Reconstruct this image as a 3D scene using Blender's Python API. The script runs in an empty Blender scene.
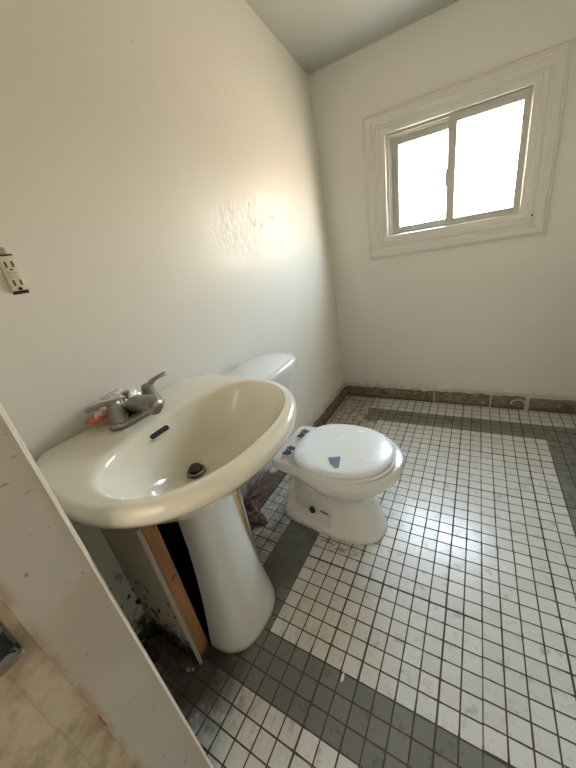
import bpy, bmesh, math, random
from mathutils import Vector, Matrix, noise
random.seed(4)
U = 0.0508            # one floor tile, in metres; all layout below is in tiles
sc = bpy.context.scene
COL = sc.collection
PI = math.pi

# ------------------------------------------------------------------ helpers
def V(x, y, z): return Vector((x*U, y*U, z*U))

def link(name, bm, m, parent=None, smooth=True, angle=35, mods=None):
    me = bpy.data.meshes.new(name)
    bmesh.ops.recalc_face_normals(bm, faces=bm.faces[:])
    bm.to_mesh(me); bm.free()
    if smooth:
        for p in me.polygons: p.use_smooth = True
        try: me.set_sharp_from_angle(angle=math.radians(angle))
        except Exception: pass
    o = bpy.data.objects.new(name, me)
    COL.objects.link(o)
    if m is not None: me.materials.append(m)
    if parent is not None: o.parent = parent
    return o

def thing(name, label, cat, loc, group=None):
    o = bpy.data.objects.new(name, None); COL.objects.link(o)
    o.empty_display_size = .05
    o.location = V(*loc); o['label'] = label; o['category'] = cat
    if group: o['group'] = group
    bpy.context.view_layer.update()
    return o

def adopt(o, root):
    """parent o (built in world coordinates) to root and keep it where it is"""
    o.parent = root
    o.matrix_parent_inverse = Matrix.Translation(-root.matrix_world.translation) if root.type == 'EMPTY' else Matrix.Identity(4)
    return o

def tag(o, label, cat, group=None):
    o['label'] = label; o['category'] = cat
    if group: o['group'] = group
    return o

def struct(o, label=None, cat='room'):
    o['kind'] = 'structure'
    if label: o['label'] = label; o['category'] = cat
    return o

def box(bm, x0, x1, y0, y1, z0, z1, bev=0, seg=2):
    vs = [bm.verts.new(V(x, y, z)) for x in (x0, x1) for y in (y0, y1) for z in (z0, z1)]
    f = [(0,1,3,2),(4,6,7,5),(0,4,5,1),(2,3,7,6),(0,2,6,4),(1,5,7,3)]
    fs = [bm.faces.new([vs[i] for i in q]) for q in f]
    if bev:
        es = set(e for ff in fs for e in ff.edges)
        bmesh.ops.bevel(bm, geom=list(es), offset=bev*U, segments=seg, profile=.5, affect='EDGES')
    return vs

def rings(bm, rr, cap0=True, cap1=True, close=True):
    """loft: rr is a list of rings (lists of xyz in tiles)"""
    vv = [[bm.verts.new(V(*p)) for p in r] for r in rr]
    n = len(vv[0])
    for a, b in zip(vv, vv[1:]):
        for i in range(n if close else n-1):
            j = (i+1) % n
            bm.faces.new((a[i], a[j], b[j], b[i]))
    if cap0: bm.faces.new(vv[0][::-1])
    if cap1: bm.faces.new(vv[-1])
    return vv

def sup(cx, cy, a, b, n, N, a2=None, n2=None, clampx=None):
    """superellipse ring in plan; a2/n2: semi axis/exponent of the -x half"""
    out = []
    for i in range(N):
        t = 2*PI*i/N
        c, s = math.cos(t), math.sin(t)
        aa = a if c >= 0 else (a2 or a); nn = n if c >= 0 else (n2 or n)
        x = cx + aa*math.copysign(abs(c)**(2/nn), c)
        y = cy + b*math.copysign(abs(s)**(2/nn), s)
        if clampx is not None: x = max(x, clampx)
        out.append((x, y))
    return out

def tube(bm, pts, rad, N=14, flat=1.0, caps=True):
    """swept round/oval section along pts (tiles); rad a number or list"""
    P = [Vector(p) for p in pts]
    if not isinstance(rad, (list, tuple)): rad = [rad]*len(P)
    up = Vector((0, 0, 1)); rr = []
    for i, p in enumerate(P):
        d = (P[min(i+1, len(P)-1)] - P[max(i-1, 0)]).normalized()
        u = d.cross(up)
        if u.length < 1e-3: u = d.cross(Vector((1, 0, 0)))
        u.normalize(); w = u.cross(d).normalized()
        r = rad[i]
        rr.append([tuple(p + u*(math.cos(2*PI*k/N)*r) + w*(math.sin(2*PI*k/N)*r*flat)) for k in range(N)])
    rings(bm, rr, caps, caps)

def lathe(bm, cx, cy, prof, N=28, sx=1, sy=1, caps=(True, True)):
    rings(bm, [[(cx + r*sx*math.cos(2*PI*k/N), cy + r*sy*math.sin(2*PI*k/N), z) for k in range(N)] for r, z in prof], *caps)

def sphere(bm, c, r, sx=1, sy=1, sz=1, seg=20, rg=12):
    m = Matrix.Translation(V(*c)) @ Matrix.Diagonal((sx, sy, sz, 1))
    bmesh.ops.create_uvsphere(bm, u_segments=seg, v_segments=rg, radius=r*U, matrix=m)

# ------------------------------------------------------------------ node material helpers
class NT:
    def __init__(s, name):
        s.m = bpy.data.materials.new(name); s.m.use_nodes = True
        s.t = s.m.node_tree; s.n = s.t.nodes; s.l = s.t.links
        s.b = s.n['Principled BSDF']
    def node(s, typ, **kw):
        n = s.n.new(typ)
        for k, v in kw.items(): setattr(n, k, v)
        return n
    def put(s, sock, v):
        if isinstance(v, (int, float)): sock.default_value = v
        elif isinstance(v, (tuple, list)):
            sock.default_value = tuple(v) if len(v) == len(sock.default_value) else tuple(v)+(1,)
        else: s.l.new(v, sock)
    def math(s, op, a, b=0, c=None, clamp=False):
        n = s.node('ShaderNodeMath', operation=op); n.use_clamp = clamp
        s.put(n.inputs[0], a); s.put(n.inputs[1], b)
        if c is not None: s.put(n.inputs[2], c)
        return n.outputs[0]
    def pos(s):
        """position in tiles"""
        if not hasattr(s, '_p'):
            g = s.node('ShaderNodeNewGeometry')
            v = s.node('ShaderNodeVectorMath', operation='SCALE'); s.l.new(g.outputs['Position'], v.inputs[0]); v.inputs['Scale'].default_value = 1/U
            s._p = v.outputs[0]
            x = s.node('ShaderNodeSeparateXYZ'); s.l.new(s._p, x.inputs[0])
            s.x, s.y, s.z = x.outputs
        return s._p
    def noise(s, scale, detail=4, rough=.5, vec=None, stretch=None, dist=0):
        n = s.node('ShaderNodeTexNoise'); n.inputs['Scale'].default_value = scale
        n.inputs['Detail'].default_value = detail; n.inputs['Roughness'].default_value = rough
        n.inputs['Distortion'].default_value = dist
        v = vec or s.pos()
        if stretch:
            mp = s.node('ShaderNodeVectorMath', operation='MULTIPLY'); s.l.new(v, mp.inputs[0]); mp.inputs[1].default_value = stretch; v = mp.outputs[0]
        s.l.new(v, n.inputs['Vector'])
        return n.outputs['Fac']
    def ramp(s, f, lo, hi):
        n = s.node('ShaderNodeMapRange'); n.interpolation_type = 'SMOOTHSTEP'
        s.put(n.inputs['Value'], f); s.put(n.inputs['From Min'], lo); s.put(n.inputs['From Max'], hi)
        return n.outputs[0]
    def mix(s, f, a, b):
        n = s.node('ShaderNodeMix', data_type='RGBA'); s.put(n.inputs['Factor'], f)
        s.put(n.inputs[6], a); s.put(n.inputs[7], b); return n.outputs[2]
    def mixf(s, f, a, b):
        n = s.node('ShaderNodeMix', data_type='FLOAT'); s.put(n.inputs['Factor'], f)
        s.put(n.inputs[2], a); s.put(n.inputs[3], b); return n.outputs[0]
    def band(s, v, lo, hi, soft=.1):
        return s.math('MULTIPLY', s.ramp(v, lo-soft, lo+soft), s.math('SUBTRACT', 1, s.ramp(v, hi-soft, hi+soft)))
    def blob(s, cx, cy, cz, rx, ry, rz, soft=.5, warp=0, wscale=1.0):
        """soft ellipsoid mask around a point (tiles)"""
        p = s.pos()
        if warp:
            nn = s.node('ShaderNodeTexNoise'); nn.inputs['Scale'].default_value = wscale; nn.inputs['Detail'].default_value = 4
            s.l.new(p, nn.inputs['Vector'])
            a = s.node('ShaderNodeVectorMath', operation='SUBTRACT'); s.l.new(nn.outputs['Color'], a.inputs[0]); a.inputs[1].default_value = (.5, .5, .5)
            b = s.node('ShaderNodeVectorMath', operation='SCALE'); s.l.new(a.outputs[0], b.inputs[0]); b.inputs['Scale'].default_value = warp
            c = s.node('ShaderNodeVectorMath', operation='ADD'); s.l.new(p, c.inputs[0]); s.l.new(b.outputs[0], c.inputs[1]); p = c.outputs[0]
        d = s.node('ShaderNodeVectorMath', operation='SUBTRACT'); s.l.new(p, d.inputs[0]); d.inputs[1].default_value = (cx, cy, cz)
        e = s.node('ShaderNodeVectorMath', operation='DIVIDE'); s.l.new(d.outputs[0], e.inputs[0]); e.inputs[1].default_value = (rx, ry, rz)
        f = s.node('ShaderNodeVectorMath', operation='LENGTH'); s.l.new(e.outputs[0], f.inputs[0])
        return s.math('SUBTRACT', 1, s.ramp(f.outputs['Value'], 1-soft, 1))
    def bump(s, h, strength=.2, dist=.002, prev=None):
        n = s.node('ShaderNodeBump'); n.inputs['Strength'].default_value = strength; n.inputs['Distance'].default_value = dist
        s.put(n.inputs['Height'], h)
        if prev: s.l.new(prev, n.inputs['Normal'])
        return n.outputs[0]
    def done(s, col, rough=.5, metal=0, normal=None, **kw):
        s.put(s.b.inputs['Base Color'], col); s.put(s.b.inputs['Roughness'], rough); s.put(s.b.inputs['Metallic'], metal)
        if normal: s.l.new(normal, s.b.inputs['Normal'])
        for k, v in kw.items(): s.put(s.b.inputs[k.replace('_', ' ')], v)
        return s.m

def simple(name, col, rough=.5, metal=0, var=.06, nscale=.8, bumpk=0, bscale=6, **kw):
    t = NT(name)
    n = t.noise(nscale, 5)
    c = t.mix(n, tuple(v*(1-var) for v in col), tuple(min(1, v*(1+var)) for v in col))
    nm = t.bump(t.noise(bscale, 4), bumpk, .001) if bumpk else None
    return t.done(c, rough, metal, nm, **kw)

# ------------------------------------------------------------------ materials
def wall_mat(name, col, rough, left=False, dirt=True):
    t = NT(name); t.pos()
    base = t.mix(t.noise(.12, 3), tuple(v*.97 for v in col), tuple(v*1.02 for v in col))
    orange = t.noise(5, 3)
    roller = t.noise(1.2, 4)
    nm = t.bump(roller, .10, .002); nm = t.bump(orange, .10, .0008, nm)
    r = t.mixf(t.noise(.8, 4), rough-.04, rough+.06)
    c = base
    # tiny nicks and specks
    sp = t.ramp(t.noise(2.6, 2, .5), .785, .80)
    c = t.mix(t.math('MULTIPLY', sp, .6), c, (.23, .2, .17))
    if left:
        # scraped paint runs above the toilet
        pm = t.blob(-7.3, 16.5, 25.3, 2.5, 5.5, 3.2, .55, 2.5, .6)
        rr = t.noise(1.0, 5, .6, stretch=(1, 3.0, .9), dist=.6)
        edge = t.math('MULTIPLY', t.band(rr, .46, .53, .012), pm)
        c = t.mix(t.math('MULTIPLY', edge, .22), c, (.42, .36, .28))
        h = t.math('MULTIPLY', t.ramp(rr, .46, .53), pm)
        nm = t.bump(h, .45, .002, nm)
        nm = t.bump(t.math('MULTIPLY', t.noise(2.2, 5, .65), pm), .45, .004, nm)
        # drip shapes
        for cy, cz, ry, rz in ((17.7, 26.2, .55, 1.1), (18.9, 26.0, .5, 1.0), (21, 26.6, .5, .8), (21.6, 24.0, .35, 1.0)):
            b = t.blob(-7.4, cy, cz, 2, ry, rz, .25, .5, 1.0); b2 = t.blob(-7.4, cy, cz+.12, 2, ry*.8, rz*.85, .25, .5, 1.0)
            ring = t.math('SUBTRACT', b, b2, clamp=True)
            c = t.mix(t.math('MULTIPLY', ring, .5), c, (.34, .27, .2))
            nm = t.bump(b, .4, .0012, nm)
        # scraped plaster under the paint beside the toilet foot
        low = t.math('MULTIPLY', t.math('SUBTRACT', 1, t.ramp(t.math('ADD', t.z, t.math('MULTIPLY', t.noise(.6, 4), 3.0)), 5.0, 5.6)), t.math('MULTIPLY', t.ramp(t.y, 3.3, 4.3), t.math('SUBTRACT', 1, t.ramp(t.y, 10, 16))))
        pl = t.mix(t.ramp(t.noise(1.3, 6, .7), .38, .62), (.30, .27, .235), (.62, .59, .54))
        c = t.mix(low, c, pl); r = t.mixf(low, r, .8)
        nm = t.bump(t.math('MULTIPLY', t.noise(2.5, 6, .7), low), .9, .006, nm)
        # mould near the hidden corner by the doorway
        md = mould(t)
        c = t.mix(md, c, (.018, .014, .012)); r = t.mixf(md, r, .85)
    c = t.mix(t.math('MULTIPLY', t.math('SUBTRACT', 1, t.ramp(t.z, 2.0, 3.0)), t.math('MULTIPLY', t.ramp(t.noise(.9, 5), .4, .7), .35)), c, (.36, .31, .25))
    if left: return t.done(c, .42, 0, nm, Specular_IOR_Level=.22, Coat_Weight=.08, Coat_Roughness=.14, Coat_Normal=nm)
    return t.done(c, r, 0, nm)

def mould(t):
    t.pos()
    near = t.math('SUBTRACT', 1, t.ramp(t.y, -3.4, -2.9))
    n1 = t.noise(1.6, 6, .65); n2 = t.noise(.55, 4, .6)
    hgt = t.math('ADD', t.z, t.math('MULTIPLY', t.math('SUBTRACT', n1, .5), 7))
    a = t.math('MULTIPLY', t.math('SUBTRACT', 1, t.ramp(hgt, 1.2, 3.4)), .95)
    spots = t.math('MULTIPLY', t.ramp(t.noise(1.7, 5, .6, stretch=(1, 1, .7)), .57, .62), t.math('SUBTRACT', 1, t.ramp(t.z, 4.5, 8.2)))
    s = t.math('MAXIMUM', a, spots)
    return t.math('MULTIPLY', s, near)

WCOL = (.73, .715, .64)
M = {}
M['wall_left'] = wall_mat('painted_wall_semi_gloss', (.775, .74, .655), .30, left=True)
M['wall'] = wall_mat('painted_wall', WCOL, .36)
M['wall_front'] = wall_mat('painted_wall_scuffed', (.66, .61, .54), .5)
M['ceiling'] = wall_mat('ceiling_paint', (.50, .51, .47), .6)
M['trim'] = simple('window_trim_paint', (.68, .66, .585), .34, var=.03, bumpk=.12, bscale=4)
M['vinyl'] = simple('window_vinyl', (.56, .54, .49), .4, var=.04)
M['track'] = simple('window_track', (.42, .42, .39), .45, var=.1)
M['porcelain'] = None
def porcelain(name, col, dirty=None):
    t = NT(name); t.pos()
    c = t.mix(t.noise(.3, 3), tuple(v*.985 for v in col), col)
    if dirty:
        c = t.mix(t.math('MULTIPLY', t.math('SUBTRACT', 1, t.ramp(t.math('ADD', t.z, t.math('MULTIPLY', t.noise(1.5, 5), .8)), .35, .95)), .55), c, (.33, .25, .17))
        c = t.mix(t.math('MULTIPLY', t.ramp(t.noise(2.4, 3), .74, .78), .35), c, (.3, .24, .18))
        if dirty == 2:   # grimy film on the recessed panel
            pass
    else:
        c = t.mix(t.math('MULTIPLY', t.ramp(t.noise(2.0, 2), .765, .785), .5), c, (.45, .28, .15))
    r = t.mixf(t.noise(1.2, 4), .10, .20)
    return t.done(c, r, 0, None, IOR=1.5, Coat_Weight=.35, Coat_Roughness=.06)
M['basin'] = porcelain('bone_porcelain', (.84, .79, .655))
M['pedestal'] = porcelain('white_porcelain', (.74, .745, .71), 1)
M['toilet'] = porcelain('toilet_porcelain', (.73, .715, .67), 1)

def lid_mat():
    t = NT('toilet_lid_enamel'); t.pos()
    c = t.mix(t.noise(.5, 3), (.76, .765, .745), (.81, .815, .795))
    sp = t.ramp(t.noise(1.9, 3, .6), .70, .73)
    c = t.mix(t.math('MULTIPLY', sp, .55), c, (.33, .29, .24))
    g = t.noise(.7, 4)
    return t.done(c, t.mixf(g, .2, .32), 0, t.bump(t.noise(1.5, 3), .03, .001), Coat_Weight=.3, Coat_Roughness=.08)
M['lid'] = lid_mat()
M['nickel'] = simple('brushed_nickel', (.31, .29, .262), .33, 1.0, var=.12, nscale=3)
M['chrome'] = simple('worn_chrome', (.24, .24, .25), .32, 1.0, var=.3, nscale=3)
M['dark'] = simple('dark_hole', (.012, .011, .010), .7)
M['rubber'] = simple('black_stopper', (.05, .045, .04), .4)
M['chase_shade'] = simple('painted_shade_black', (.006, .006, .006), .9)  # near-black colour that stands in for shade inside the chase
M['almond'] = simple('almond_plastic', (.70, .62, .48), .38, var=.04)
M['screw'] = simple('screw_steel', (.35, .32, .28), .4, 1.0)
M['orange'] = simple('orange_card', (.86, .17, .03), .5)
M['sticker'] = simple('blue_grey_sticker', (.155, .19, .255), .5, var=.25, nscale=3)
M['gypsum'] = simple('gypsum_edge', (.44, .395, .33), .9, var=.15, nscale=3, bumpk=.5)
M['mortar'] = simple('mortar_crumbs', (.50, .45, .36), .95, var=.3, nscale=2, bumpk=.8, bscale=3)
M['dirtmortar'] = simple('dirty_mortar', (.17, .12, .085), .95, var=.6, nscale=1.6, bumpk=.9, bscale=2)
M['concrete'] = simple('hall_floor', (.35, .3, .25), .7)
M['steel'] = simple('galvanised_box', (.27, .255, .22), .45, .6, var=.2)
M['lampglass'] = None

def wood_mat(name, col):
    t = NT(name); t.pos()
    g = t.noise(1.4, 5, .6, stretch=(3, 3, .18), dist=.4)
    c = t.mix(t.ramp(g, .3, .7), tuple(v*.62 for v in col), col)
    c = t.mix(t.math('MULTIPLY', t.ramp(t.noise(1.3, 3), .66, .72), .75), c, (.13, .06, .03))
    c = t.mix(t.math('SUBTRACT', 1, t.ramp(t.math('ADD', t.z, t.math('MULTIPLY', t.noise(1.2, 5), 2)), 1.0, 2.6)), c, (.07, .045, .03))
    return t.done(c, .75, 0, t.bump(g, .4, .002))
M['wood'] = wood_mat('stud_lumber', (.50, .245, .11))
M['wood2'] = wood_mat('stud_lumber_yellow', (.66, .44, .20))

def drywall_chase():
    t = NT('chase_drywall'); t.pos()
    c = t.mix(t.noise(.4, 4), (.56, .50, .38), (.68, .62, .50))
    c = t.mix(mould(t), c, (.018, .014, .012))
    return t.done(c, .7, 0, t.bump(t.noise(2, 4), .25, .002))
M['chase'] = drywall_chase()

def floor_mat():
    t = NT('mosaic_floor_tiles'); t.pos()
    x, y = t.x, t.y
    # sheets of 6 x 6 tiles set slightly off
    def wob(v, other):
        sheet = t.math('FLOOR', t.math('DIVIDE', other, 6))
        sh2 = t.math('FLOOR', t.math('DIVIDE', v, 6))
        wn = t.node('ShaderNodeTexWhiteNoise', noise_dimensions='2D')
        cb = t.node('ShaderNodeCombineXYZ'); t.put(cb.inputs[0], sheet); t.put(cb.inputs[1], sh2); t.l.new(cb.outputs[0], wn.inputs['Vector'])
        return t.math('ADD', v, t.math('MULTIPLY', t.math('SUBTRACT', wn.outputs['Value'], .5), .05))
    xw, yw = wob(x, y), wob(y, x)
    def edge(v):
        f = t.math('FRACT', v)
        return t.math('MINIMUM', f, t.math('SUBTRACT', 1, f))
    ex, ey = edge(xw), edge(yw)
    e = t.math('MINIMUM', ex, ey)
    wv = t.math('MULTIPLY', t.math('SUBTRACT', t.noise(.9, 4), .5), .030)
    # wider joints on sheet borders
    def sheetline(v, off):
        f = t.math('FRACT', t.math('DIVIDE', t.math('ADD', v, off), 6)); f2 = t.math('MINIMUM', f, t.math('SUBTRACT', 1, f))
        return t.math('LESS_THAN', f2, .05)
    sl = t.math('MULTIPLY', t.math('MAXIMUM', t.math('MULTIPLY', sheetline(yw, 0), t.math('LESS_THAN', ey, .2)), t.math('MULTIPLY', sheetline(xw, 2), t.math('LESS_THAN', ex, .2))), .012)
    gw = t.math('ADD', t.math('ADD', wv, .029), sl)
    grout = t.math('SUBTRACT', 1, t.ramp(e, gw, t.math('ADD', gw, .02)))
    # grey band
    inside_out = t.math('MULTIPLY', t.math('MULTIPLY', t.math('GREATER_THAN', x, -3), t.math('LESS_THAN', x, 21)), t.math('MULTIPLY', t.math('GREATER_THAN', y, -3), t.math('LESS_THAN', y, 31)))
    inner = t.math('MULTIPLY', t.math('MULTIPLY', t.math('GREATER_THAN', x, 0), t.math('LESS_THAN', x, 18)), t.math('MULTIPLY', t.math('GREATER_THAN', y, 0), t.math('LESS_THAN', y, 28)))
    band = t.math('SUBTRACT', inside_out, inner)
    # the broken patch in the far left corner where the band has lost its tiles
    lost = t.math('MULTIPLY', t.math('LESS_THAN', t.math('ADD', x, t.math('MULTIPLY', t.math('SUBTRACT', t.noise(.8, 3), .5), 1.2)), t.mixf(t.ramp(y, 27.2, 27.6), .1, -1.9)), t.math('GREATER_THAN', y, 22))
    band = t.math('MULTIPLY', band, t.math('SUBTRACT', 1, lost))
    wn = t.node('ShaderNodeTexWhiteNoise', noise_dimensions='2D')
    cb = t.node('ShaderNodeCombineXYZ'); t.put(cb.inputs[0], t.math('FLOOR', xw)); t.put(cb.inputs[1], t.math('FLOOR', yw)); t.l.new(cb.outputs[0], wn.inputs['Vector'])
    tv = wn.outputs['Value']
    white = t.mix(tv, (.61, .605, .575), (.69, .685, .655))
    grey = t.mix(tv, (.145, .15, .135), (.185, .19, .172))
    # a skim of dull grey over part of the band between pedestal and toilet
    skim = t.math('MULTIPLY', t.blob(-1.5, 6.0, 0, 2.1, 3.9, 1, .25, .6, .8), band)
    g2 = t.math('MULTIPLY', grout, t.math('SUBTRACT', 1, skim))
    grey = t.mix(skim, grey, (.125, .128, .112))
    tile = t.mix(band, white, grey)
    # fine speckle of the unglazed-looking mosaic
    tile = t.mix(t.math('MULTIPLY', t.ramp(t.noise(9, 4, .7), .45, .7), .16), tile, (.25, .22, .18))
    # grime, strongest along the left side and by the pedestal and chase
    gr = t.noise(1.1, 7, .68)
    sideg = t.math('SUBTRACT', 1, t.ramp(x, -3.5, 1.0))
    dmask = t.ramp(t.math('ADD', gr, t.math('MULTIPLY', sideg, .16)), .54, .72)
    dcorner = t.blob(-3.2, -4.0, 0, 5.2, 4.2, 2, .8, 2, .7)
    dbase = t.blob(.5, -1.0, 0, 5.5, 6.5, 2, 1.0, 2.5, .5)
    scuff = t.math('MULTIPLY', t.ramp(t.noise(1.5, 6, .7, stretch=(1.3, .45, 1)), .46, .66), dbase)
    fars = t.blob(-4.8, 27.5, 0, 6.5, 10.5, 2, .6, 3, .5)
    farm = t.math('MULTIPLY', t.ramp(t.noise(1.0, 6, .7), .38, .62), fars)
    tile = t.mix(t.math('MULTIPLY', dmask, .5), tile, (.20, .155, .11))
    tile = t.mix(t.math('MULTIPLY', scuff, .65), tile, (.15, .12, .09))
    tile = t.mix(t.math('MULTIPLY', farm, .75), tile, (.30, .22, .12))
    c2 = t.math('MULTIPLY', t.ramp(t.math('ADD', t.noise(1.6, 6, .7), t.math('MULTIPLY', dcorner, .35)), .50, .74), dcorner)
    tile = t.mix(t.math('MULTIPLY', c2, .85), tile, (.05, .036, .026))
    # brown tint and rusty ring near the toilet foot
    ring = t.blob(2.0, 7.7, 0, 3.0, .75, 1, .7, .8, 1.0)
    tile = t.mix(t.math('MULTIPLY', t.math('MULTIPLY', ring, t.ramp(t.noise(2.5, 5, .7), .42, .62)), .8), tile, (.17, .08, .04))
    tile = t.mix(t.math('MULTIPLY', t.blob(2.2, 2.5, 0, 3.0, 3.2, 2, 1.0, 2, .5), .22), tile, (.58, .42, .25))
    gcol = t.mix(t.noise(.8, 4), (.045, .032, .024), (.115, .085, .062))
    col = t.mix(g2, tile, gcol)
    rough = t.mixf(g2, t.mixf(t.ramp(gr, .3, .75), .24, .46), .9)
    rough = t.mixf(dcorner, rough, .75)
    h = t.math('SUBTRACT', 1, g2)
    nm = t.bump(h, .55, .0016)
    # each tile sits a hair out of level
    nm = t.bump(t.noise(1.5, 2), .10, .002, nm)
    return t.done(col, rough, 0, nm, Coat_Weight=t.mixf(t.math('MAXIMUM', g2, dcorner), .45, 0), Coat_Roughness=.2, Coat_Normal=nm)
M['floor'] = floor_mat()

def base_mat():
    t = NT('brown_stone_baseboard'); t.pos()
    n = t.noise(.9, 7, .65, stretch=(1, 1, 2.2), dist=1.2)
    c = t.mix(t.ramp(n, .35, .62), (.095, .06, .038), (.22, .165, .115))
    c = t.mix(t.math('MULTIPLY', t.ramp(t.noise(2.2, 6, .7), .56, .68), .7), c, (.42, .37, .30))
    c = t.mix(t.math('MULTIPLY', t.math('SUBTRACT', 1, t.ramp(t.z, .1, .5)), .7), c, (.06, .04, .03))
    return t.done(c, .6, 0, t.bump(t.noise(2.5, 5, .6), .4, .003))
M['base'] = base_mat()

def brown_plaster():
    t = NT('bare_brown_plaster'); t.pos()
    c = t.mix(t.ramp(t.noise(.9, 7, .7), .36, .64), (.36, .29, .20), (.56, .485, .36))
    c = t.mix(t.math('MULTIPLY', t.ramp(t.noise(.8, 5, .6), .55, .7), .4), c, (.55, .48, .38))
    # faint brown line where the casing stood
    ln = t.band(t.math('ADD', t.y, t.math('MULTIPLY', t.noise(.9, 3), .12)), -8.86, -8.80, .04)
    c = t.mix(t.math('MULTIPLY', ln, .3), c, (.25, .15, .08))
    return t.done(c, .8, 0, t.bump(t.noise(1.5, 5), .3, .003))
M['plaster'] = brown_plaster()
def scuffed():
    t = NT('scuffed_jamb_paint'); t.pos()
    c = t.mix(t.noise(.5, 5), (.42, .38, .33), (.51, .465, .405))
    # short dark scratches
    s = t.ramp(t.noise(1.0, 3, .5, stretch=(1, 2.2, 5.0)), .69, .72)
    c = t.mix(t.math('MULTIPLY', s, .6), c, (.2, .13, .1))
    s2 = t.ramp(t.noise(2.3, 2, .5), .76, .775)
    c = t.mix(t.math('MULTIPLY', s2, .8), c, (.08, .06, .05))
    ed = t.math('MULTIPLY', t.math('SUBTRACT', 1, t.ramp(t.y, -8.12, -7.9)), t.ramp(t.noise(1.0, 5), .35, .6))
    c = t.mix(t.math('MULTIPLY', ed, .75), c, (.36, .24, .15))
    rd = t.blob(.8, -8.14, 9.8, 1, .045, .55, .5, .08, 2.5)
    c = t.mix(t.math('MULTIPLY', rd, .9), c, (.35, .04, .02))
    return t.done(c, .5, 0, t.bump(t.noise(2.5, 4), .22, .0015))
M['jamb'] = scuffed()
M['bead'] = simple('corner_bead_paint', (.80, .76, .68), .4, var=.05)

def glass_mat():
    t = NT('window_glass')
    tr = t.node('ShaderNodeBsdfTransparent'); tr.inputs['Color'].default_value = (.96, .97, .97, 1)
    gl = t.node('ShaderNodeBsdfGlossy'); gl.inputs['Roughness'].default_value = .05
    mx = t.node('ShaderNodeMixShader'); mx.inputs[0].default_value = .07; t.l.new(tr.outputs[0], mx.inputs[1]); t.l.new(gl.outputs[0], mx.inputs[2])
    t.l.new(mx.outputs[0], t.n['Material Output'].inputs['Surface'])
    return t.m
M['glass'] = glass_mat()
def film_mat():
    t = NT('clear_plastic_film')
    tr = t.node('ShaderNodeBsdfTransparent'); tr.inputs['Color'].default_value = (.93, .92, .9, 1)
    gl = t.node('ShaderNodeBsdfGlossy'); gl.inputs['Roughness'].default_value = .18; gl.inputs['Color'].default_value = (.95, .93, .9, 1)
    df = t.node('ShaderNodeBsdfDiffuse'); df.inputs['Color'].default_value = (.75, .7, .66, 1)
    m1 = t.node('ShaderNodeMixShader'); m1.inputs[0].default_value = .45; t.l.new(gl.outputs[0], m1.inputs[1]); t.l.new(df.outputs[0], m1.inputs[2])
    m2 = t.node('ShaderNodeMixShader'); m2.inputs[0].default_value = .78; t.l.new(tr.outputs[0], m2.inputs[1]); t.l.new(m1.outputs[0], m2.inputs[2])
    t.l.new(m2.outputs[0], t.n['Material Output'].inputs['Surface'])
    return t.m
M['film'] = film_mat()

# ------------------------------------------------------------------ room shell
XR = 24.5            # right wall (outside the picture)
YB = 35.0            # window wall
HALL = -34.0
bm = bmesh.new(); box(bm, -10, XR+3, HALL-2, YB+3, -3, 0)
struct(link('floor', bm, M['floor'], smooth=False), 'white mosaic tile floor with grey border band and dark grout')

# left wall leans back a little towards the ceiling
bm = bmesh.new()
prof = [(-7.18, 0), (-7.18, 8), (-7.2, 16), (-7.3, 24), (-7.5, 31), (-7.72, 37), (-7.95, 45)]
ys = [-8.3, YB+2]
a = [[bm.verts.new(V(x, y, z)) for y in ys] for x, z in prof]
b = [[bm.verts.new(V(x-2.5, y, z)) for y in ys] for x, z in prof]
for i in range(len(prof)-1):
    bm.faces.new((a[i][0], a[i][1], a[i+1][1], a[i+1][0]))
    bm.faces.new((b[i][0], b[i+1][0], b[i+1][1], b[i][1]))
    for k in (0, 1): bm.faces.new((a[i][k], a[i+1][k], b[i+1][k], b[i][k]))
bm.faces.new((a[0][0], a[0][1], b[0][1], b[0][0])); bm.faces.new((a[-1][0], b[-1][0], b[-1][1], a[-1][1]))
struct(link('wall_left', bm, M['wall_left'], angle=30), 'glossy cream wall behind the sink and toilet')

# back wall with the window hole
WX0, WX1, WZ0, WZ1 = .62, 13.72, 22.2, 32.95       # rough opening
def slab_hole(name, x0, x1, z0, z1, hx0, hx1, hz0, hz1, y0, y1, m):
    bm = bmesh.new()
    for (p, q, r, s) in ((x0, hx0, z0, z1), (hx1, x1, z0, z1), (hx0, hx1, z0, hz0), (hx0, hx1, hz1, z1)):
        box(bm, p, q, y0, y1, r, s)
    bmesh.ops.remove_doubles(bm, verts=bm.verts[:], dist=1e-5)
    return link(name, bm, m, smooth=False)
struct(slab_hole('wall_back', -9.5, XR+2, 0, 45, WX0, WX1, WZ0, WZ1, YB, YB+3.2, M['wall']), 'cream window wall')
bm = bmesh.new(); box(bm, XR, XR+2.2, HALL, YB+2, 0, 45)
struct(link('wall_right', bm, M['wall'], smooth=False), 'cream wall on the right')

# ceiling slopes down to the window wall
bm = bmesh.new()
pr = [(YB+2, 40.75), (YB, 41.0), (31, 41.45), (26, 42.1), (20, 43.0), (10, 44.2), (-9, 44.6), (HALL, 44.6)]
lo = [[bm.verts.new(V(x, y, z)) for x in (-10, XR+2)] for y, z in pr]
hi = [[bm.verts.new(V(x, y, z+2)) for x in (-10, XR+2)] for y, z in pr]
for i in range(len(pr)-1):
    bm.faces.new((lo[i][0], lo[i][1], lo[i+1][1], lo[i+1][0])); bm.faces.new((hi[i][0], hi[i+1][0], hi[i+1][1], hi[i][1]))
    for k in (0, 1): bm.faces.new((lo[i][k], lo[i+1][k], hi[i+1][k], hi[i][k]))
bm.faces.new((lo[0][0], hi[0][0], hi[0][1], lo[0][1])); bm.faces.new((lo[-1][0], lo[-1][1], hi[-1][1], hi[-1][0]))
struct(link('ceiling', bm, M['ceiling'], angle=30), 'off-white sloping ceiling')

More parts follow.
